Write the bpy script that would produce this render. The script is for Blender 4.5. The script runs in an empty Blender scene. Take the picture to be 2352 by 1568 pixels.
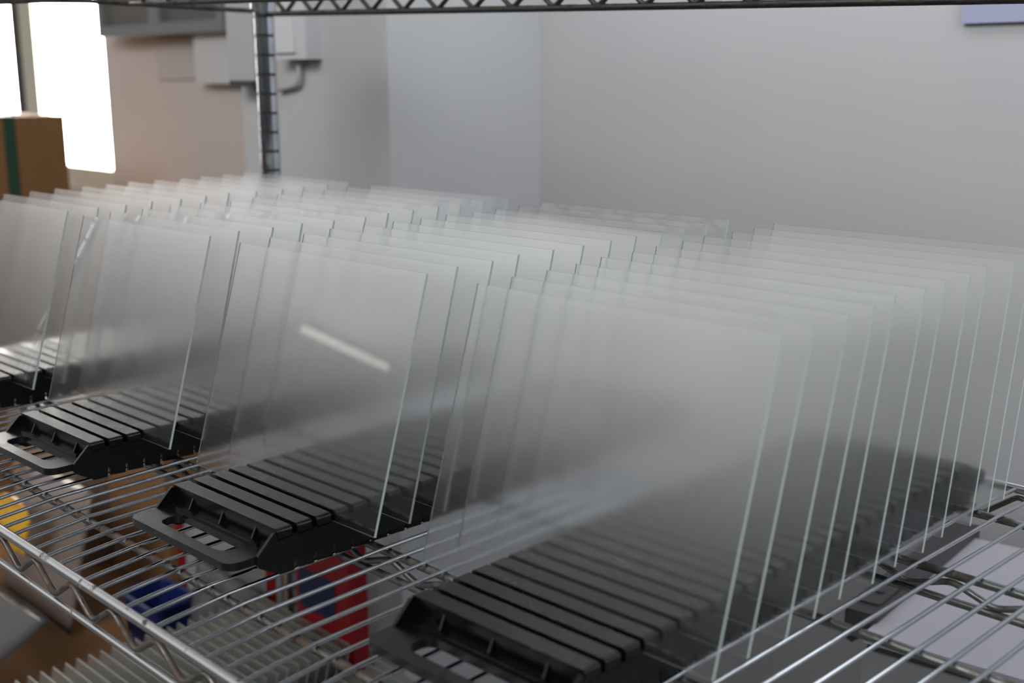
import bpy, bmesh, math, random
from mathutils import Matrix, Vector
random.seed(4)
U = 0.02                      # one wire pitch of the shelf in metres
sc = bpy.context.scene
C = sc.collection

# ------------------------------------------------------------------ camera
cam = bpy.data.cameras.new('camera'); cam_o = bpy.data.objects.new('camera', cam); C.objects.link(cam_o)
cam.sensor_fit = 'HORIZONTAL'; cam.sensor_width = 36.0; cam.lens = 2782.41 / 2352 * 36.0
R = ((0.69507890, 0.71891377, -0.00532093), (0.15111351, -0.15333130, -0.97655221), (-0.70287270, 0.67797677, -0.21521494))
m = Matrix(((R[0][0], -R[1][0], -R[2][0]), (R[0][1], -R[1][1], -R[2][1]), (R[0][2], -R[1][2], -R[2][2]))).to_4x4()
m.translation = Vector((44.9907, -16.2282, 16.2759)) * U
cam_o.matrix_world = m
cam.clip_start = 0.02; cam.clip_end = 60
cam.dof.use_dof = True; cam.dof.focus_distance = 46.0 * U; cam.dof.aperture_fstop = 6.4
sc.camera = cam_o

# ------------------------------------------------------------------ light
world = bpy.data.worlds.new('room_light'); sc.world = world; world.use_nodes = True
wn = world.node_tree; wn.nodes.clear()
wo = wn.nodes.new('ShaderNodeOutputWorld'); wb = wn.nodes.new('ShaderNodeBackground')
tc = wn.nodes.new('ShaderNodeTexCoord'); sx = wn.nodes.new('ShaderNodeSeparateXYZ'); mr = wn.nodes.new('ShaderNodeMapRange')
cr = wn.nodes.new('ShaderNodeValToRGB')
wn.links.new(tc.outputs['Generated'], sx.inputs[0]); wn.links.new(sx.outputs['Z'], mr.inputs['Value'])
mr.inputs['From Min'].default_value = -1; mr.inputs['From Max'].default_value = 1
wn.links.new(mr.outputs[0], cr.inputs[0]); wn.links.new(cr.outputs[0], wb.inputs[0]); wn.links.new(wb.outputs[0], wo.inputs[0])
cr.color_ramp.elements[0].position = 0.44; cr.color_ramp.elements[0].color = (0.03, 0.03, 0.032, 1)
# the left side of the room is the brightest
dt = wn.nodes.new('ShaderNodeVectorMath'); dt.operation = 'DOT_PRODUCT'; dt.inputs[1].default_value = (-0.97, -0.22, 0.10)
mx_ = wn.nodes.new('ShaderNodeMath'); mx_.operation = 'MAXIMUM'; mx_.inputs[1].default_value = 0.0
pw = wn.nodes.new('ShaderNodeMath'); pw.operation = 'POWER'; pw.inputs[1].default_value = 2.0
ma = wn.nodes.new('ShaderNodeMath'); ma.operation = 'MULTIPLY_ADD'; ma.inputs[1].default_value = 0.70; ma.inputs[2].default_value = 0.52
wn.links.new(tc.outputs['Generated'], dt.inputs[0]); wn.links.new(dt.outputs['Value'], mx_.inputs[0]); wn.links.new(mx_.outputs[0], pw.inputs[0])
wn.links.new(pw.outputs[0], ma.inputs[0]); wn.links.new(ma.outputs[0], wb.inputs[1])
cr.color_ramp.elements[1].position = 1.0; cr.color_ramp.elements[1].color = (0.16, 0.165, 0.18, 1)
for p_, v_ in ((0.5, .055), (0.525, .12), (0.55, .26), (0.585, .58), (0.625, .82), (0.725, .72), (0.86, .26)):
    e = cr.color_ramp.elements.new(p_); e.color = (v_, v_*1.002, v_*1.02, 1)


def area(name, loc, to, sx_, sy_, power, col):
    l = bpy.data.lights.new(name, 'AREA'); l.shape = 'RECTANGLE'; l.size = sx_ * U; l.size_y = sy_ * U
    l.energy = power; l.color = col
    o = bpy.data.objects.new(name, l); C.objects.link(o); o.location = Vector(loc) * U
    o.rotation_euler = (Vector(to) - Vector(loc)).to_track_quat('-Z', 'Y').to_euler(); return o
# added unseen fill lights for the pillar side and the front-facing walls
area('side_fill_light', (120, -10, 50), (-20, 45, 10), 70, 50, 21, (0.86, 0.93, 1.0))
area('front_fill_light', (20, -130, 120), (-60, 60, 0), 120, 60, 72, (1.0, 0.98, 0.96))

vs = sc.view_settings
vs.view_transform = 'Standard'; vs.look = 'None'; vs.gamma = 1.0; vs.exposure = 0.31
try: vs.use_curve_mapping = False
except Exception: pass
cy = sc.cycles
cy.max_bounces = 28; cy.transmission_bounces = 26; cy.transparent_max_bounces = 32
cy.diffuse_bounces = 3; cy.glossy_bounces = 4; cy.sample_clamp_indirect = 4.0; cy.use_denoising = True; cy.use_adaptive_sampling = True; cy.adaptive_threshold = 0.02
cy.caustics_refractive = True; cy.caustics_reflective = False

# ------------------------------------------------------------------ materials
def mat(name, col, rough=0.5, metal=0.0, spec=0.5, trans=0.0, ior=1.5, emit=None, es=0.0):
    mm = bpy.data.materials.new(name); mm.use_nodes = True
    b = mm.node_tree.nodes['Principled BSDF']
    b.inputs['Base Color'].default_value = (*col, 1); b.inputs['Roughness'].default_value = rough
    b.inputs['Metallic'].default_value = metal; b.inputs['Specular IOR Level'].default_value = spec
    b.inputs['Transmission Weight'].default_value = trans; b.inputs['IOR'].default_value = ior
    if emit: b.inputs['Emission Color'].default_value = (*emit, 1); b.inputs['Emission Strength'].default_value = es
    return mm
def noisy(mm, scale, col2, lo=0.45, hi=0.6, rough2=None, detail=4, stretch=None, bump=0.0):
    nt = mm.node_tree; b = nt.nodes['Principled BSDF']
    t = nt.nodes.new('ShaderNodeTexCoord'); n = nt.nodes.new('ShaderNodeTexNoise'); r = nt.nodes.new('ShaderNodeMapRange'); mx = nt.nodes.new('ShaderNodeMix')
    mp = nt.nodes.new('ShaderNodeMapping')
    if stretch: mp.inputs['Scale'].default_value = stretch
    nt.links.new(t.outputs['Object'], mp.inputs[0]); nt.links.new(mp.outputs[0], n.inputs['Vector'])
    n.inputs['Scale'].default_value = scale; n.inputs['Detail'].default_value = detail
    r.inputs['From Min'].default_value = lo; r.inputs['From Max'].default_value = hi
    nt.links.new(n.outputs['Fac'], r.inputs['Value'])
    mx.data_type = 'RGBA'; mx.inputs[6].default_value = b.inputs['Base Color'].default_value; mx.inputs[7].default_value = (*col2, 1)
    nt.links.new(r.outputs[0], mx.inputs[0]); nt.links.new(mx.outputs[2], b.inputs['Base Color'])
    if rough2 is not None:
        q = nt.nodes.new('ShaderNodeMapRange'); q.inputs['To Min'].default_value = b.inputs['Roughness'].default_value; q.inputs['To Max'].default_value = rough2
        nt.links.new(r.outputs[0], q.inputs['Value']); nt.links.new(q.outputs[0], b.inputs['Roughness'])
        if b.inputs['Metallic'].default_value > 0.5:
            q2 = nt.nodes.new('ShaderNodeMapRange'); q2.inputs['To Min'].default_value = 1.0; q2.inputs['To Max'].default_value = 0.2
            nt.links.new(r.outputs[0], q2.inputs['Value']); nt.links.new(q2.outputs[0], b.inputs['Metallic'])
    if bump:
        bp = nt.nodes.new('ShaderNodeBump'); bp.inputs['Strength'].default_value = bump; bp.inputs['Distance'].default_value = 0.002
        nt.links.new(n.outputs['Fac'], bp.inputs['Height']); nt.links.new(bp.outputs[0], b.inputs['Normal'])
    return mm
M = {}
M['chrome'] = noisy(mat('worn_chrome_wire', (0.50, 0.52, 0.55), 0.12, 1.0), 60, (0.10, 0.07, 0.05), 0.70, 0.74, 0.6)
M['rim'] = noisy(mat('worn_chrome_rim', (0.50, 0.50, 0.50), 0.32, 1.0), 70, (0.07, 0.05, 0.04), 0.64, 0.70, 0.7)
M['rusty'] = noisy(mat('rusty_bar', (0.19, 0.175, 0.16), 0.34, 1.0), 45, (0.075, 0.05, 0.035), 0.44, 0.60, 0.75, bump=0.3)
M['darkbar'] = noisy(mat('dull_bar', (0.24, 0.25, 0.24), 0.38, 1.0), 45, (0.07, 0.055, 0.04), 0.52, 0.66, 0.7)
M['black'] = noisy(mat('black_plastic', (0.002, 0.0022, 0.0025), 0.25, 0, 0.38), 14, (0.004, 0.0036, 0.0032), 0.45, 0.75, 0.33, bump=0.012)
M['topbar'] = noisy(mat('dark_top_shelf_bar', (0.12, 0.12, 0.11), 0.42, 1.0), 45, (0.04, 0.03, 0.025), 0.5, 0.66, 0.7)
M['post'] = noisy(mat('post_chrome', (0.66, 0.70, 0.74), 0.14, 1.0), 20, (0.5, 0.54, 0.58), 0.4, 0.7)
M['groove'] = mat('post_groove', (0.05, 0.045, 0.04), 0.6, 0.3)
M['glass'] = mat('glass_smooth_face', (0.996, 1.0, 0.998), 0.0, 0, 0.5, 1.0, 1.5)
M['etched'] = mat('glass_etched_face', (0.996, 1.0, 0.998), 0.16, 0, 0.5, 1.0, 1.5)
def hazy(name, clear, rough):
    mm = mat(name, (0.996, 1.0, 0.998), rough, 0, 0.5, 1.0, 1.5); nt = mm.node_tree; b = nt.nodes['Principled BSDF']
    b2 = nt.nodes.new('ShaderNodeBsdfPrincipled'); b2.inputs['Base Color'].default_value = (0.996, 1.0, 0.998, 1); b2.inputs['Roughness'].default_value = 0.03
    b2.inputs['Transmission Weight'].default_value = 1.0; b2.inputs['IOR'].default_value = 1.5
    ms = nt.nodes.new('ShaderNodeMixShader'); ms.inputs[0].default_value = clear
    out = nt.nodes['Material Output']; nt.links.new(b.outputs[0], ms.inputs[1]); nt.links.new(b2.outputs[0], ms.inputs[2]); nt.links.new(ms.outputs[0], out.inputs[0]); return mm
M['etched'] = hazy('glass_hazy_face', 0.10, 0.13)
M['lowface'] = mat('shaded_matte_glass_face', (0.74, 0.79, 0.72), 0.42, 0, 0.5, 1.0, 1.5)  # same glass as the upper plates, darkened for under-shelf shade and roughened
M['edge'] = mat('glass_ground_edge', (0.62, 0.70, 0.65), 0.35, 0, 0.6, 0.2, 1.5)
M['lowedge'] = mat('shaded_glass_edge', (0.26, 0.30, 0.26), 0.5, 0, 0.4, 0.2, 1.5)  # ground edge again, under-shelf shade put into its colour
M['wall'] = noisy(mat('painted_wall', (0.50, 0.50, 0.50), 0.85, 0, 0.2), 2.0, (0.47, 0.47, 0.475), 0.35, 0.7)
M['wallw'] = noisy(mat('window_wall_warm_bounce', (0.60, 0.565, 0.54), 0.85, 0, 0.2), 1.5, (0.56, 0.52, 0.49), 0.35, 0.7)  # beige tint puts the warm sunlight bounce into the wall colour
M['wallr'] = noisy(mat('painted_wall_dimmed', (0.43, 0.43, 0.435), 0.85, 0, 0.2), 2.0, (0.40, 0.40, 0.41), 0.35, 0.7)  # pillar's paint, darkened to offset the light falling on this wall
M['floor'] = noisy(mat('grey_floor', (0.16, 0.16, 0.16), 0.7, 0, 0.3), 3.0, (0.13, 0.13, 0.13), 0.35, 0.7)
M['card'] = noisy(mat('cardboard', (0.24, 0.125, 0.055), 0.85, 0, 0.2), 4.0, (0.20, 0.105, 0.045), 0.35, 0.7)
M['cardl'] = noisy(mat('pale_cardboard', (0.32, 0.22, 0.15), 0.85, 0, 0.2), 4.0, (0.26, 0.18, 0.12), 0.35, 0.7)
M['tape'] = mat('clear_tape', (0.62, 0.55, 0.48), 0.3)
M['strap'] = mat('green_strap', (0.012, 0.055, 0.03), 0.4)
M['white'] = mat('white_plastic', (0.56, 0.56, 0.58), 0.4)
M['paper'] = mat('paper_sheet', (0.60, 0.61, 0.62), 0.8)
M['paperb'] = mat('box_paint', (0.43, 0.425, 0.42), 0.8)
M['paperg'] = mat('grey_paper', (0.50, 0.47, 0.46), 0.8)
M['lilac'] = mat('lilac_sheet', (0.30, 0.31, 0.44), 0.7)
M['alum'] = mat('aluminium_frame', (0.20, 0.215, 0.215), 0.5, 0.0)
M['panelg'] = mat('grey_panel', (0.13, 0.13, 0.125), 0.7)
M['mull'] = mat('window_mullion', (0.62, 0.60, 0.50), 0.6)
M['dark'] = mat('dark_seal', (0.06, 0.045, 0.04), 0.6)
M['sky'] = mat('daylit_pane', (0.9, 0.9, 0.9), 0.5, emit=(1.0, 0.95, 0.89), es=18.0)
M['tube'] = mat('tube_light', (0.9, 0.9, 0.9), 0.5, emit=(1.0, 0.93, 0.84), es=2.6)
M['tube2'] = mat('wire_highlight_glow', (0.9, 0.9, 0.9), 0.5, emit=(0.90, 0.95, 1.0), es=2.5)  # glow of the added tube that lights the wires
M['red'] = mat('red_print', (0.20, 0.003, 0.006), 0.45)
M['navy'] = mat('navy_print', (0.006, 0.014, 0.05), 0.45)
M['blue'] = mat('blue_plastic', (0.008, 0.018, 0.11), 0.4)
M['yellow'] = noisy(mat('yellow_print', (0.75, 0.42, 0.02), 0.4), 9.0, (0.55, 0.07, 0.01), 0.5, 0.62)
M['silver'] = mat('tan_film', (0.21, 0.17, 0.15), 0.35, 0.0)
M['film'] = mat('milky_film', (0.20, 0.19, 0.19), 0.25, 0, 0.6, 0.55, 1.25)
M['pack'] = noisy(mat('pack_paper', (0.34, 0.34, 0.345), 0.5), 6.0, (0.17, 0.185, 0.18), 0.4, 0.65)
M['table'] = noisy(mat('lilac_grey_table', (0.50, 0.485, 0.53), 0.6, 0, 0.3), 3.0, (0.46, 0.45, 0.49), 0.35, 0.7)
M['bsteel'] = mat('black_steel', (0.05, 0.047, 0.05), 0.45, 0.0)
M['cabg'] = mat('grey_cabinet', (0.30, 0.30, 0.30), 0.6)
M['cable'] = mat('grey_conduit', (0.42, 0.42, 0.41), 0.5)

# ------------------------------------------------------------------ mesh helpers (all lengths in wire pitches)
class MB:
    def __init__(s): s.v = []; s.f = []; s.mi = []; s.sm = []
    def add(s, vs_, fs, mi=0, sm=False):
        o = len(s.v); s.v += [tuple(p) for p in vs_]
        for f in fs: s.f.append(tuple(i + o for i in f)); s.mi.append(mi); s.sm.append(sm)
    def box(s, a, b, mi=0, M4=None):
        (x0, y0, z0), (x1, y1, z1) = a, b
        p = [Vector(q) for q in ((x0,y0,z0),(x1,y0,z0),(x1,y1,z0),(x0,y1,z0),(x0,y0,z1),(x1,y0,z1),(x1,y1,z1),(x0,y1,z1))]
        if M4: p = [M4 @ q for q in p]
        s.add(p, [(3,2,1,0),(4,5,6,7),(0,1,5,4),(1,2,6,5),(2,3,7,6),(3,0,4,7)], mi)
    def tube(s, pts, r, n=10, mi=0, cap=True):
        pts = [Vector(p) for p in pts]; rings = []
        t0 = (pts[1] - pts[0]).normalized(); up = Vector((0,0,1)) if abs(t0.z) < .9 else Vector((1,0,0))
        nrm = (up - up.dot(t0) * t0).normalized()
        for i, p in enumerate(pts):
            if i == 0: t = (pts[1]-p).normalized(); k = 1
            elif i == len(pts)-1: t = (p-pts[i-1]).normalized(); k = 1
            else:
                a = (p-pts[i-1]).normalized(); b = (pts[i+1]-p).normalized(); t = (a+b).normalized()
                k = 1/max(.6, math.sqrt(max(0.01, (1+a.dot(b))/2)))
            nrm = (nrm - nrm.dot(t)*t).normalized(); bn = t.cross(nrm)
            rings.append([p + (nrm*math.cos(2*math.pi*j/n) + bn*math.sin(2*math.pi*j/n)) * r for j in range(n)])
        vs_ = [q for rg in rings for q in rg]; fs = []
        for i in range(len(rings)-1):
            for j in range(n):
                fs.append((i*n+j, i*n+(j+1)%n, (i+1)*n+(j+1)%n, (i+1)*n+j))
        s.add(vs_, fs, mi, True)
        if cap: s.add(rings[0], [tuple(range(n))[::-1]], mi); s.add(rings[-1], [tuple(range(n))], mi)
    def prism(s, poly, axis, a, b, mi=0, sm=False):
        # polygon given in the two remaining axes, extruded along axis from a to b
        def P(u, v, w): return {'x': (w,u,v), 'y': (u,w,v), 'z': (u,v,w)}[axis]
        n = len(poly); vs_ = [P(u,v,a) for u,v in poly] + [P(u,v,b) for u,v in poly]
        fl = axis == 'y'
        s.add(vs_, [tuple(range(n))[::-1] if not fl else tuple(range(n)), tuple(range(n,2*n)) if not fl else tuple(range(n,2*n))[::-1]], mi)
        s.add(vs_, [(i,(i+1)%n,n+(i+1)%n,n+i) if not fl else (i,n+i,n+(i+1)%n,(i+1)%n) for i in range(n)], mi, sm)
    def lathe(s, prof, n=20, c=(0,0), mis=None):
        vs_ = [(c[0]+r*math.cos(2*math.pi*j/n), c[1]+r*math.sin(2*math.pi*j/n), z) for r,z in prof for j in range(n)]
        for i in range(len(prof)-1):
            s.add([], [], 0)
            o = len(s.v)
            s.add(vs_[i*n:(i+2)*n], [(j,(j+1)%n,n+(j+1)%n,n+j) for j in range(n)], mis[i] if mis else 0, True)
    def build(s, name, mats, parent=None, loc=(0,0,0), weld=False):
        me = bpy.data.meshes.new(name); me.from_pydata([(x*U,y*U,z*U) for x,y,z in s.v], [], s.f)
        for q in (mats if isinstance(mats, (list,tuple)) else [mats]): me.materials.append(q)
        me.polygons.foreach_set('material_index', s.mi); me.polygons.foreach_set('use_smooth', s.sm)
        if True:
            bm = bmesh.new(); bm.from_mesh(me)
            if weld: bmesh.ops.remove_doubles(bm, verts=bm.verts, dist=1e-5)
            bmesh.ops.recalc_face_normals(bm, faces=bm.faces); bm.to_mesh(me); bm.free()
        me.update()
        o = bpy.data.objects.new(name, me); C.objects.link(o); o.location = Vector(loc) * U
        if parent: o.parent = parent
        return o
def tag(o, label, cat, group=None, kind=None):
    if label: o['label'] = label
    if cat: o['category'] = cat
    if group: o['group'] = group
    if kind: o['kind'] = kind
    return o
def empty(name, loc=(0,0,0), rot=(0,0,0)):
    o = bpy.data.objects.new(name, None); C.objects.link(o); o.location = Vector(loc) * U; o.rotation_euler = rot; o.empty_display_size = .02
    return o
def struct(o): o['kind'] = 'structure'; return o
def round_poly(pts, r, n=5):
    out = []
    N = len(pts)
    for i, p in enumerate(pts):
        p = Vector(p); a = Vector(pts[i-1]); b = Vector(pts[(i+1) % N])
        rr = r[i] if isinstance(r, (list,tuple)) else r
        if rr <= 0: out.append(tuple(p)); continue
        p0 = p + (a-p).normalized()*rr; p1 = p + (b-p).normalized()*rr
        for k in range(n+1):
            t = k/n; q = p0*(1-t)**2 + p*2*t*(1-t) + p1*t*t; out.append(tuple(q))
    return out
def smooth_path(pts, r, n=4):
    out = [Vector(pts[0])]
    for i in range(1, len(pts)-1):
        p = Vector(pts[i]); a = Vector(pts[i-1]); b = Vector(pts[i+1])
        p0 = p+(a-p).normalized()*r; p1 = p+(b-p).normalized()*r
        for k in range(n+1):
            t = k/n; out.append(p0*(1-t)**2 + p*2*t*(1-t) + p1*t*t)
    out.append(Vector(pts[-1])); return out

# ================================================================== the room
FZ = -55.0
b = MB(); b.box((-320, -260, FZ-4), (220, 84, FZ)); struct(b.build('floor', M['floor']))
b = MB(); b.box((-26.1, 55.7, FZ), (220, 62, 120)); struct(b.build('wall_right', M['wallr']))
b = MB(); b.box((-46.0, 40.0, FZ), (-26.1, 84, 120)); struct(b.build('wall_pillar', M['wall']))
# window wall with an opening
WY = 80.0
b = MB()
b.box((-153.2, WY, FZ), (-46.0, 84, 120)); b.box((-320, WY, FZ), (-153.2, 84, -3.0)); b.box((-320, WY, 90), (-153.2, 84, 120)); b.box((-320, WY, -3), (-262, 84, 90))
struct(b.build('wall_back', M['wallw']))
wf = MB()
wf.box((-262, WY+.5, -3), (-153.2, WY+2.5, 0.4)); wf.box((-262, WY+.5, 88), (-153.2, WY+2.5, 90))
wf.box((-187.6, WY+.3, 0.4), (-181.5, WY+2.6, 88)); wf.box((-262, WY+.5, .4), (-259, WY+2.5, 88))
wfo = struct(wf.build('window_1', M['mull']))
b = MB(); b.box((-191.2, WY+.2, 0.4), (-187.6, WY+2.4, 88)); b.build('window_seal', M['dark'], wfo)
b = MB(); b.box((-259, WY+2.0, 0.4), (-191.2, WY+2.3, 88)); b.build('window_pane', M['sky'], wfo)
b = MB(); b.box((-181.5, WY+2.0, 0.4), (-153.2, WY+2.3, 88)); b.build('window_pane', M['sky'], wfo)

# ---- things on the walls
t = empty('wall_cabinet', (-127, WY-2, 30))
b = MB()
for a, c in (((-19.6,-2,-7.6),(18.6,0,-5.9)), ((-19.6,-2,-5.9),(-18.0,0,14)), ((-2.6,-2,-5.9),(0.6,0,14)), ((17.0,-2,-5.9),(18.6,0,14)), ((-19.6,-2,12),(18.6,0,14))): b.box(a, c)
b.build('cabinet_frame', M['alum'], t)
b = MB(); b.box((-18,-.9,-5.9), (-2.6,.0,12)); b.build('cabinet_panel', M['panelg'], t)
b = MB(); b.box((0.6,-.9,-5.9), (17.0,.0,12)); b.build('cabinet_panel', M['panelg'], t)
tag(t, 'grey metal framed notice cabinet on the wall beside the window', 'cabinet')
b = MB(); b.box((-134.5, WY-.4, 15.8), (-122.6, WY, 22.0)); tag(b.build('wall_notice', M['paperg']), 'pale grey sheet on the wall under the framed cabinet', 'notice')
b = MB(); b.box((-119.8, WY-2.2, 15.2), (-108.0, WY, 22.7)); tag(b.build('wall_panel', M['paper']), 'white square panel on the wall between grey sheet and pillar', 'panel')
t = MB(); t.box((-45.0, 38.2, 15.9), (-41.0, 40, 22.5)); o = tag(t.build('junction_box', M['paperb']), 'white box on the pillar behind the chrome post', 'box')
b = MB(); b.box((-44.6, 38.0, 15.4), (-41.2, 40, 15.9)); b.build('box_shadow_strip', M['bsteel'], o)  # shadow beneath the box, modelled as a black strip
t = empty('wall_switch', (-36.4, 38.6, 19.2))
b = MB(); b.box((-2.2,-.1,-1.7), (2.2,1.4,3.2)); b.build('switch_box', M['white'], t)
b = MB(); b.box((-1.9,-.35,-1.2), (.9,-.1,2.6)); b.build('switch_plate', M['paper'], t)
b = MB(); b.box((0.1,-.42,1.6), (.7,-.34,1.95)); b.build('switch_lamp', M['cable'], t)
b = MB(); b.tube(smooth_path([(-.3,.9,-1.6), (-.3,.9,-3.6), (-3.4,.9,-4.0)], .9), .22, 8); b.build('conduit', M['cable'], t)
tag(t, 'white switch box with bent grey conduit on the pillar', 'switch')
b = MB(); b.box((9.8, 55.3, 19.1), (28, 55.7, 34)); tag(b.build('wall_poster', M['lilac']), 'plain lilac sheet high on the right wall', 'poster')

# ---- cartons by the window
def carton(x0, y0, z0, x1, y1, z1, mname, label, strap=None, tape=True):
    o = empty('cardboard_box', ((x0+x1)/2, (y0+y1)/2, z0)); hx, hy, h = (x1-x0)/2, (y1-y0)/2, z1-z0
    b = MB(); b.box((-hx,-hy,0), (hx,hy,h-.15)); b.build('carton_body', M[mname], o)
    b = MB(); b.box((-hx,-hy,h-.15), (-.1,hy,h)); b.build('top_flap', M[mname], o)
    b = MB(); b.box((.1,-hy,h-.15), (hx,hy,h)); b.build('top_flap', M[mname], o)
    if tape: b = MB(); b.box((-1.6,-hy-.05,h), (1.6,hy+.05,h+.05)); b.box((-1.6,-hy-.06,h-4), (1.6,-hy,h)); b.build('packing_tape', M['tape'], o)
    if strap is not None:
        b = MB(); a = strap-(y0+y1)/2
        b.box((hx,a-.8,0), (hx+.12,a+.8,h)); b.box((-hx-.12,a-.8,h+.05), (hx+.12,a+.8,h+.17)); b.box((-hx-.12,a-.8,0), (-hx,a+.8,h)); b.build('green_strap', M['strap'], o)
    tag(o, label, 'box'); return o
carton(-152, 22, -23.8, -125.9, 60, 10.9, 'card', 'brown cardboard box with green strap in front of the window', strap=52)
carton(-155, 20, FZ, -123, 62, -24, 'card', 'brown cardboard box underneath the green-strapped box')

# ================================================================== the shelving unit
X0, X1, YB = -27.0, 47.0, 29.9
def wz(y):   # height of the wire centre line along the depth
    P = [(0,-.50),(2.66,-.22),(8.6,.02),(14.55,.11),(20.5,.19),(26.45,.22),(29.9,.16)]
    for (a,za),(c,zc) in zip(P, P[1:]):
        if y <= c: return za+(zc-za)*(y-a)/(c-a)
    return P[-1][1]
unit = empty('wire_shelving_unit', (0,0,0))
tag(unit, 'worn chrome wire shelving unit carrying the black racks of glass', 'shelving unit')
def zigzag(x0, x1, y, zt, zb, ph, per=3.03, r=.11):
    pts = []; k = math.ceil((x0-ph)/(per/2))
    while ph+k*per/2 <= x1:
        pts.append((ph+k*per/2, y, zb if k % 2 == 0 else zt)); k += 1
    return smooth_path(pts, .34, 3)
def deck(zoff, name, tilt=0.0, wires=True, full=True, wirex=None, mr='rim', side=(-1.9,-1.15)):
    tr = Matrix.Rotation(tilt, 4, 'Y')
    root = MB()
    xa, xb = X0+.6, X1-.6
    for y, zc in ((0, -.60), (YB, .12)):
        root.tube([(xa,y,zc),(xb,y,zc)], .19, 12)
    for x in (X0, X1): root.tube([(x,.6,-.5),(x,YB-.6,.05)], .17, 10)
    o = root.build(name, M[mr], unit); o.location = (0,0,zoff*U); o.rotation_euler = (0,tilt,0)
    for nm, y, dz in (('front', 0, 0), ('back', YB, .72)):
        b = MB(); b.tube([(xa,y,-2.02+dz),(xb,y,-2.02+dz)], .14 if mr == 'rim' else .18, 10); b.build('lower_rim', M[mr], o)
        b = MB(); b.tube(zigzag(xa, xb, y, -.86+dz, (-1.80 if nm == 'front' else -2.0)+dz, 1.53 if nm == 'front' else .4), .115 if mr == 'rim' else .14, 8); b.build('rim_truss', M['rusty' if mr == 'rim' else mr], o)
    for x in (X0, X1):
        b = MB(); b.tube([(x,.6,side[0]),(x,YB-.6,side[1])], .15, 8); b.build('lower_rim', M[mr], o)
    for y in (2.66, 14.55, 26.45):
        b = MB(); b.tube([(xa-.6,y,wz(y)-.24),(xb+.6,y,wz(y)-.24)], .155, 10); b.build('crossbar', M['rusty'] if y < 5 else M['darkbar'], o)
    for y, ph in ((8.6, 11.5), (20.5, 26.5)):
        z = wz(y)
        b = MB(); b.tube([(xa-.6,y,z-.25),(xb+.6,y,z-.25)], .155, 10); b.tube([(xa-.6,y,z-1.2),(xb+.6,y,z-1.2)], .14, 10)
        b.tube(zigzag(xa, xb, y-.02, z-.48, z-1.0, ph), .12, 8); b.build('cross_truss', M['darkbar' if mr == 'rim' else mr], o)
    if wires:
        proto = None
        for i in range(-26, 47):
            if wirex and not (wirex[0] <= i <= wirex[1]): continue
            if proto is None:
                b = MB(); b.tube([(0,.10,-.52),(0,.5,-.46),(0,2.66,wz(2.66)),(0,5,wz(5)),(0,8.6,wz(8.6)),(0,14.55,wz(14.55)),(0,20.5,wz(20.5)),(0,26.45,wz(26.45)),(0,YB-.12,.13)], .080, 16)
                w = proto = b.build('shelf_wire', M['chrome'], o)
            else:
                w = proto.copy(); C.objects.link(w); w.parent = o
            w.location = (i*U, 0, 0)
    return o
deck(0, 'shelf')
top = deck(20.88, 'shelf', tilt=math.radians(1.55), mr='topbar', side=(-.55,-1.12))
low = deck(-30.6, 'shelf', wirex=(-26, 20))
def post(x, y, parent):
    prof = [(0, FZ+1)]; mis = []
    z = FZ+1
    prof = [(0,FZ),(.9,FZ),(.9,FZ+.6),(.66,FZ+.8)]; mis = [0,0,0]
    z = FZ+1.4
    while z < 40:
        prof += [(.66,z),(.60,z+.04),(.60,z+.14),(.66,z+.18)]; mis += [0,1,1,1]; z += 1.27
    prof += [(.66,40.5),(0,40.7)]; mis += [0,0]
    b = MB(); b.lathe([(r,zz) for r,zz in prof], 20, (x,y), mis); p = b.build('post', [M['post'], M['groove']], parent)
    for zc in (21.9 - (x-X0)*.027, 0.0, -30.6):
        b = MB(); b.lathe([(.62,zc-1.5),(.86,zc-1.5),(.86,zc+.1),(.76,zc+.5),(.62,zc+.5)], 20, (x,y)); b.build('collar', M['post'], p)
    return p
for x, y in ((X0+.4, 30.0), (X1, 30.0), (X0+.4, -.05), (X1, -.05)): post(x, y, unit)

# ================================================================== slotted racks
PITCH, NS, W = 0.80, 26, 6.65
LEN = .59 + NS*PITCH + .45
def ring_plate(b, y0, y1, x0, x1, z0, z1, hx0, hx1, hy0, hy1, sgn):
    out = round_poly([(x0,y0),(x1,y0),(x1,y1),(x0,y1)], [.55,.55,.02,.02], 6)
    inn = round_poly([(hx0,hy0),(hx1,hy0),(hx1,hy1),(hx0,hy1)], [.5,.5,.42,.42], 6)
    if sgn < 0: out = [(x, LEN-y) for x,y in out][::-1]; inn = [(x, LEN-y) for x,y in inn][::-1]
    n = len(out)
    for z, up in ((z1, True), (z0, False)):
        vs_ = [(x,y,z) for x,y in out]+[(x,y,z) for x,y in inn]
        b.add(vs_, [((i,(i+1)%n,n+(i+1)%n,n+i) if up else (n+i,n+(i+1)%n,(i+1)%n,i)) for i in range(n)])
    for loop, fl in ((out, False), (inn, True)):
        vs_ = [(x,y,z0) for x,y in loop]+[(x,y,z1) for x,y in loop]
        b.add(vs_, [((i,(i+1)%n,n+(i+1)%n,n+i) if not fl else ((i+1)%n,i,n+i,n+(i+1)%n)) for i in range(n)], 0, True)
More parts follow.
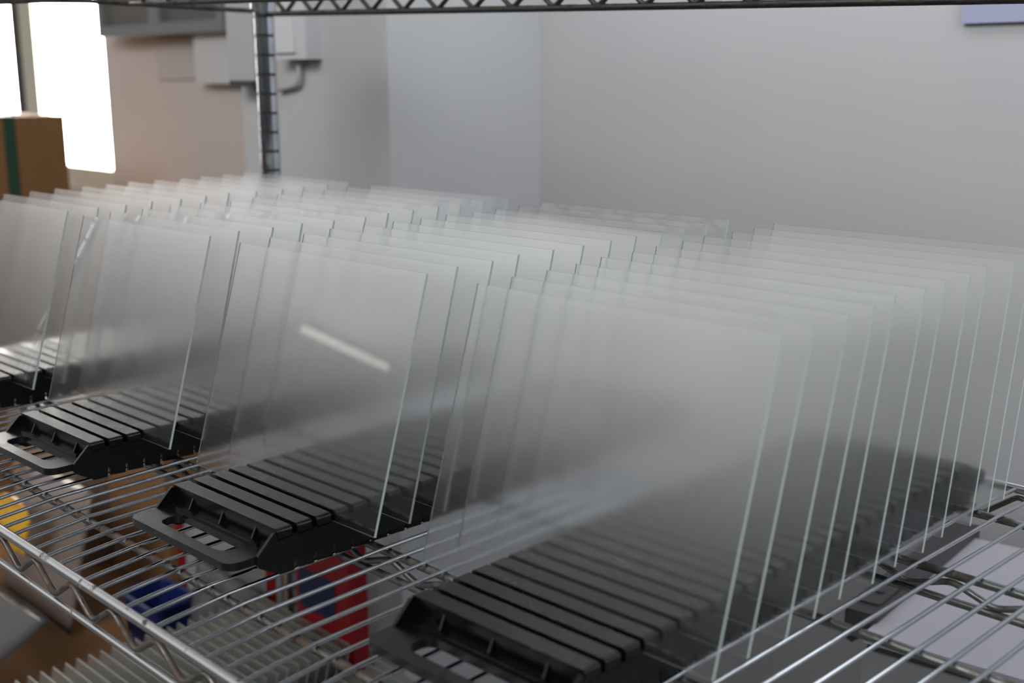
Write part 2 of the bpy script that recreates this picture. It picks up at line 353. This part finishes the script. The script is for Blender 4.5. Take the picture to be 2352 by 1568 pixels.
def make_rack(label, group):
    root = empty('glass_rack')
    tag(root, label, 'rack', group)
    b = MB(); hw = W/2
    # side walls: outline in y,z with notched foot
    for sx_ in (-1, 1):
        pts = [(0.0,1.26),(-.05,1.5),(-.12,1.5),(-.80,.86),(-.86,.62),(-.75,.45),(0.02,0)]
        for k in range(NS):
            y = .69+k*PITCH; pts += [(y-.10,0),(y-.05,.38),(y+.03,.38),(y+.04,.04)]
        pts += [(LEN-.02,0),(LEN+.75,.45),(LEN+.86,.62),(LEN+.80,.86),(LEN+.12,1.5),(LEN+.05,1.5),(LEN,1.26)]
        xa = sx_*hw; xb = sx_*(hw-.13)
        b.prism(pts[::-1], 'x', min(xa,xb), max(xa,xb))
    # teeth across the top
    r = .13
    sec = round_poly([(-hw,1.20),(hw,1.20),(hw,1.58),(-hw,1.58)], [0,0,r,r], 8)
    edges = [0.0]
    for k in range(NS): edges += [.69+k*PITCH-.10, .69+k*PITCH+.11]
    edges.append(LEN)
    for k in range(0, len(edges), 2):
        ya, yb = edges[k], edges[k+1]
        b.prism(sec, 'y', ya, yb, 0, False)
        b.box((-hw+.13, ya, .5), (hw-.13, yb, 1.21))
    b.box((-hw+.13, .05, .42), (hw-.13, LEN-.05, .5))
    # gussets under the end teeth
    for sg in (1, -1):
        for gx in (-1.93, 0.03, 2.05):
            tri = [(0.02,1.42),(-.24,.90),(0.02,.90)]
            if sg < 0: tri = [(LEN-y,z) for y,z in tri]
            b.prism(tri, 'x', gx-.04, gx+.04)
        y0, y1 = (-.36,.06) if sg > 0 else (LEN-.06, LEN+.36)
        b.box((-hw+.13, y0, .84), (hw-.13, y1, .90))
        b.box((-2.6, y0+(0 if sg>0 else .30), .88), (2.6, y0+(.10 if sg>0 else .40), 1.0))
    b.build('rack_body', M['black'], root)
    for sg in (1, -1):
        b = MB(); ring_plate(b, -1.86, -.34, -hw+.02, hw-.06, .60, .88, -2.05, 2.15, -1.40, -.46, sg)
        h = b.build('handle', M['black'], root)
        md = h.modifiers.new('soft', 'BEVEL'); md.width = .05*U; md.segments = 2; md.limit_method = 'ANGLE'
    return root
def copy_tree(o):
    c = o.copy(); C.objects.link(c)
    for ch in o.children:
        d = ch.copy(); C.objects.link(d); d.parent = c
    return c
RG = 'black slotted racks on the upper wire shelf'
racks = [(22.91,4.29,'black slotted glass rack nearest the camera, handle cut by picture bottom'),
         (9.27,4.20,'black slotted glass rack above the red box, second from the bottom right'),
         (-4.29,4.20,'black slotted glass rack with pale shiny handle, third from the bottom right'),
         (-17.87,4.27,'black slotted glass rack farthest left, its handle outside the picture')]
TILT, ROT = math.radians(.57), math.radians(1.16)
proto = None; rack_objs = []
for i, (x, y, lab) in enumerate(racks):
    if proto is None: o = proto = make_rack(lab, RG)
    else: o = copy_tree(proto); o['label'] = lab
    o.matrix_basis = Matrix.Translation(Vector((x,y,.125))*U) @ Matrix.Rotation(ROT,4,'Z') @ Matrix.Rotation(TILT,4,'X')
    rack_objs.append(o)

# ================================================================== frosted glass panes
PW, PH, PT = 11.04, 8.86, .10
def pane_mesh():
    b = MB(); hw = PW/2
    p = [(-hw,0,0),(hw,0,0),(hw,PT,0),(-hw,PT,0),(-hw,0,PH),(hw,0,PH),(hw,PT,PH),(-hw,PT,PH)]
    b.add(p, [(0,1,5,4)], 0); b.add(p, [(2,3,7,6)], 1)
    for f in ((3,2,1,0),(4,5,6,7),(1,2,6,5),(3,0,4,7)): b.add(p, [f], 2)
    o = b.build('glass_plate', [M['glass'], M['etched'], M['edge']], weld=True)
    return o
ORD = ['first','second','third','fourth','fifth','sixth','seventh','eighth','ninth','tenth','eleventh','twelfth']
ORD2 = ORD + ['thirteenth','fourteenth','fifteenth','sixteenth','seventeenth','eighteenth','nineteenth','twentieth','twenty-first','twenty-second','twenty-third','twenty-fourth']
JIT = [[(.055,.33),(.004,.32),(.138,-.125),(.018,-.02),(-.116,-.84),(.049,-1.22),(-.074,-1.6),(.03,-2.35),(-.111,-2.68),(.109,-2.74),(.008,-2.24),(-.147,-1.79)],
       [(.043,.29),(-.082,-.42),(-.038,-.09),(-.199,-.89),(-.071,-.16),(-.025,.02),(-.012,.12),(-.075,.25),(-.114,1.2),(-.192,1.0),(-.124,.63),(-.15,.53)],
       [(-.008,-.09),(-.119,-1.06),(-.057,-.57),(-.098,-.83),(-.016,-.22),(.095,.55),(-.055,-.3),(-.085,-.46),(-.099,-.24),(-.167,-.56),(-.167,-.58),(-.138,-.15)],
       [(.027,.22),(.031,.3),(-.005,-.05),(-.076,-.65),(-.034,-.17),(-.084,-.52),(-.18,-1.27),(-.1,-.3),(0,.2),(-.1,-.3),(-.05,.1),(-.1,-.2)]]
RN = ['in the rack nearest the camera','in the rack above the red box','in the rack with the pale shiny handle','in the farthest left rack']
pm = None
def pane_at(base, x, k_y, lean, xo):
    # base: rack matrix, pane foot on the slot ledge
    return base @ Matrix.Translation(Vector((xo, k_y, 1.27))*U) @ Matrix.Rotation(-math.radians(lean), 4, 'X')
for i, ro in enumerate(rack_objs):
    for k in range(12):
        if pm is None: o = pm = pane_mesh()
        else: o = pm.copy(); C.objects.link(o)
        xo, dl = JIT[i][k]
        o.matrix_basis = pane_at(ro.matrix_basis, 0, .69+PITCH*(2+2*k)-.05, 16.88-.2*k+dl, xo)
        tag(o, 'frosted glass plate, %s back from the handle, %s' % (ORD[k], RN[i]), 'glass plate', 'frosted plates ' + RN[i])

# ---- panes and racks on the shelf below
LG = 'glass racks on the lower wire shelf'
lowmesh = pm.data.copy(); lowmesh.materials[1] = M['lowface']; lowmesh.materials[2] = M['lowedge']
for i, (x, lab) in enumerate(((-21.0,'black slotted glass rack on the lower shelf beside the cartons'), (-7.2,'black slotted glass rack on the lower shelf before the red box'))):
    o = copy_tree(proto); o['label'] = lab; o['group'] = LG
    o.matrix_basis = Matrix.Translation(Vector((x,5.2,-30.4))*U) @ Matrix.Rotation(TILT,4,'X')
    for k in range(1, 25):
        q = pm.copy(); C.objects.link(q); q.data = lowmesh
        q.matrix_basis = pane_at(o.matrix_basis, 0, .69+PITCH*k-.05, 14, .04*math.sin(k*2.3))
        tag(q, 'lower shelf frosted glass plate, %s from the front, rack %s' % (ORD2[k-1], ('beside the cartons','before the red box')[i]), 'glass plate', 'lower plates ' + ('beside the cartons','before the red box')[i])

# ================================================================== goods under the shelf
def packet(name, x, y, z, w, d, h, mname, label, cat, rot=0):
    o = empty(name, (x,y,z), (0,0,rot)); b = MB()
    b.prism(round_poly([(-w/2,-d/2),(w/2,-d/2),(w/2,d/2),(-w/2,d/2)], .3, 3), 'z', 0, h); b.build('carton_body', M[mname], o)
    tag(o, label, cat); return o
o = packet('detergent_box', -19.7, 28.75, -30.25, 6.6, 1.5, 18.5, 'red', 'red box with a navy blue label on the lower shelf', 'box')
b = MB(); b.prism(round_poly([(-2.7,10.3),(1.5,10.3),(1.5,13.2),(-2.7,13.2)], .4, 4), 'y', -.82, -.74); b.build('label_panel', M['navy'], o)
o = packet('paper_pack', -36.0, 31.6, -30.0, 15.4, 3.0, 12.5, 'pack', 'grey white packet with red edge stripes behind the blue basket', 'packet')
for xx in (-7.1, 6.6):
    b = MB(); b.box((xx-.6,-1.62,0), (xx+.6,-1.5,12.3)); b.build('red_stripe', M['red'], o)
# big carton carrying the basket, bag and packets, beside the unit
carton(-80, 4, FZ, -29.5, 39.5, -30, 'card', 'large brown carton on the floor left of the shelving', tape=False)
carton(-61, 32.4, -30, -49.8, 39, -12, 'card', 'tall brown carton standing behind the blue basket')
carton(-78, 30, -30, -63, 39, -15, 'cardl', 'pale tan carton at the far left under the shelf')
t = empty('plastic_basket', (-42.6, 27.5, -30))
b = MB(); w, d, h = 2.8, 2.0, 4.4
outl = round_poly([(-w,-d),(w,-d),(w,d),(-w,d)], .8, 4); n = len(outl)
inn = [(x*.92,y*.9) for x,y in outl]
lv = [[(x*.86,y*.86,0) for x,y in outl], [(x,y,h) for x,y in outl], [(x,y,h) for x,y in inn], [(x*.86,y*.86,.3) for x,y in inn]]
vs_ = [q for l in lv for q in l]
b.add(vs_, [(i+a*n,(i+1)%n+a*n,(i+1)%n+(a+1)*n,i+(a+1)*n) for a in range(3) for i in range(n)]+[tuple(range(n))[::-1], tuple(range(3*n,4*n))])
b.build('basket_body', M['blue'], t)
b = MB(); b.tube([(x*1.02,y*1.02,h) for x,y in outl]+[(outl[0][0]*1.02,outl[0][1]*1.02,h)], .22, 6); b.build('basket_rim', M['blue'], t)
b = MB()
for k in range(6): b.box((-2.0+k*.7,-d-.02,1.2), (-1.7+k*.7,-d+.25,3.0))
b.build('basket_slots', M['navy'], t)
tag(t, 'small blue plastic basket standing on the large brown carton', 'basket')
def bag(name, pts_fn, mname, label, cat, nx=22, ny=16, seed=1, loc=(0,0,0)):
    rnd = random.Random(seed); b = MB()
    for side in (0, 1):
        vs_ = []
        for j in range(ny+1):
            for i in range(nx+1):
                u, v = i/nx, j/ny
                p = Vector(pts_fn(u, v)); bulge = math.sin(math.pi*u)*math.sin(math.pi*v)
                wr = .35*math.sin(9*u+5*v+seed)+.25*math.sin(17*v-6*u+seed*2)+.12*rnd.uniform(-1,1)
                k = (bulge**.6)*(1.1+ .5*wr) if side == 0 else -(bulge**.6)*.5
                vs_.append((p.x, p.y-k, p.z+.3*k))
        fs = []
        for j in range(ny):
            for i in range(nx):
                a = j*(nx+1)+i; q = (a, a+1, a+nx+2, a+nx+1); fs.append(q if side == 0 else q[::-1])
        b.add(vs_, fs, 0, True)
    o = b.build(name, M[mname], loc=loc, weld=True); tag(o, label, cat); return o
bag('plastic_bag', lambda u,v: (-4.5+9*u, 1.5*v, 9*v), 'film', 'crumpled clear plastic bag between basket and red box', 'bag', seed=3, loc=(-33.5, 27.2, -30.2))
bag('plastic_film', lambda u,v: (-15.5+26*u, -5+9*v, .6+4.6*v), 'film', 'large milky plastic film draped over the floor carton', 'film', seed=5, loc=(-52, 14, -29.5))
sb = bag('snack_bag', lambda u,v: (-6+14*u, 3*v, 12*v), 'silver', 'silver snack bag with yellow and red print at far left', 'bag', seed=8, loc=(-57, 22.5, -29.8))
b = MB(); n = 18
vs_ = [(2,-2.1,8.8)]+[(2+(3.4+.5*math.sin(3*a))*math.cos(a), -1.9+.35*abs(math.sin(a)), 8.8+(2.9+.4*math.cos(2*a))*math.sin(a)) for a in [2*math.pi*i/n for i in range(n)]]
vs2 = [(x,y+.25,z) for x,y,z in vs_]
b.add(vs_+vs2, [(0,i+1,(i+1)%n+1) for i in range(n)]+[(n+1,n+2+(i+1)%n,n+2+i) for i in range(n)]+[(i+1,n+2+i,n+2+(i+1)%n,(i+1)%n+1) for i in range(n)])
b.build('yellow_print', M['yellow'], sb)

# ---- low cabinet behind the right end of the shelf
t = empty('low_cabinet', (16.3, 37.0, FZ), (0,0,math.radians(7)))
H = -FZ-11.5
b = MB(); b.box((0,-1.0,0), (62,15.5,H-.9)); b.build('cabinet_body', M['cabg'], t)
b = MB(); b.box((.15,-.8,H-.9), (62,15.5,H-.5)); b.build('seam', M['bsteel'], t)
b = MB(); b.box((0,-1.0,H-.5), (62,15.5,H)); b.build('table_top', M['table'], t)
b = MB(); b.prism(round_poly([(-1.6,.1),(.1,.1),(.1,16.2),(-1.6,16.2)], [.3,.5,0,0], 4), 'z', H-.3, H+.6); b.build('side_rail', M['bsteel'], t)
b = MB(); b.prism(round_poly([(-1.4,1.2),(-.1,1.2),(-.1,4.4),(-1.4,4.4)], .3, 3), 'z', H+.6, H+.72); b.lathe([(.0,H+.82),(.24,H+.82),(.24,H+.72)], 12, (-.75,2.8)); b.build('corner_plate', M['bsteel'], t)
b = MB(); b.prism([(-1.55,H-.3),(-.75,H-.3),(-.75,H-1.0),(-1.1,H-1.3),(-1.55,H-1.1)], 'y', .2, 1.0); b.build('hook', M['bsteel'], t)
tag(t, 'low cabinet with lilac grey top and black steel side rail behind the shelf', 'cabinet')

# ---- the ceiling lamp whose reflection lies on the glass
def lamp(P, D, L, label):
    o = empty('tube_lamp', P); o.rotation_euler = (0,0,math.atan2(D[1],D[0]))
    b = MB(); b.tube([(0,0,0),(L,0,0)], 1.3, 12); b.build('light_tube', M['tube'], o)
    b = MB(); b.box((-1,-2.2,1.35), (L+1,2.2,3.4)); b.build('lamp_housing', M['white'], o)
    for zz in (3.4,):
        for xx in (L*.2, L*.8):
            c = MB(); c.tube([(xx,0,zz),(xx,0,zz+40)], .15, 6); c.build('hanger', M['cable'], o)
    return tag(o, label, 'lamp')
lamp((-300,-225,62), (.55,-.83), 34, 'long tube lamp hanging across the room')

t = empty('added_wire_light', (34, 49.5, 33.5))  # unseen tube added to put bright highlights on the wires
b = MB(); b.tube([(-56,0,0),(56,0,0)], 4.0, 20); b.build('light_tube', M['tube2'], t)
b = MB(); b.box((-57,3.2,-3.8), (57,5.2,4.4)); b.build('lamp_housing', M['white'], t)
for xx in (-57, 56):
    b = MB(); b.box((xx,-4.2,-4.2), (xx+1,3.3,4.2)); b.build('end_cap', M['white'], t)
tag(t, 'added unseen light tube above the shelving, lighting the wires', 'lamp')
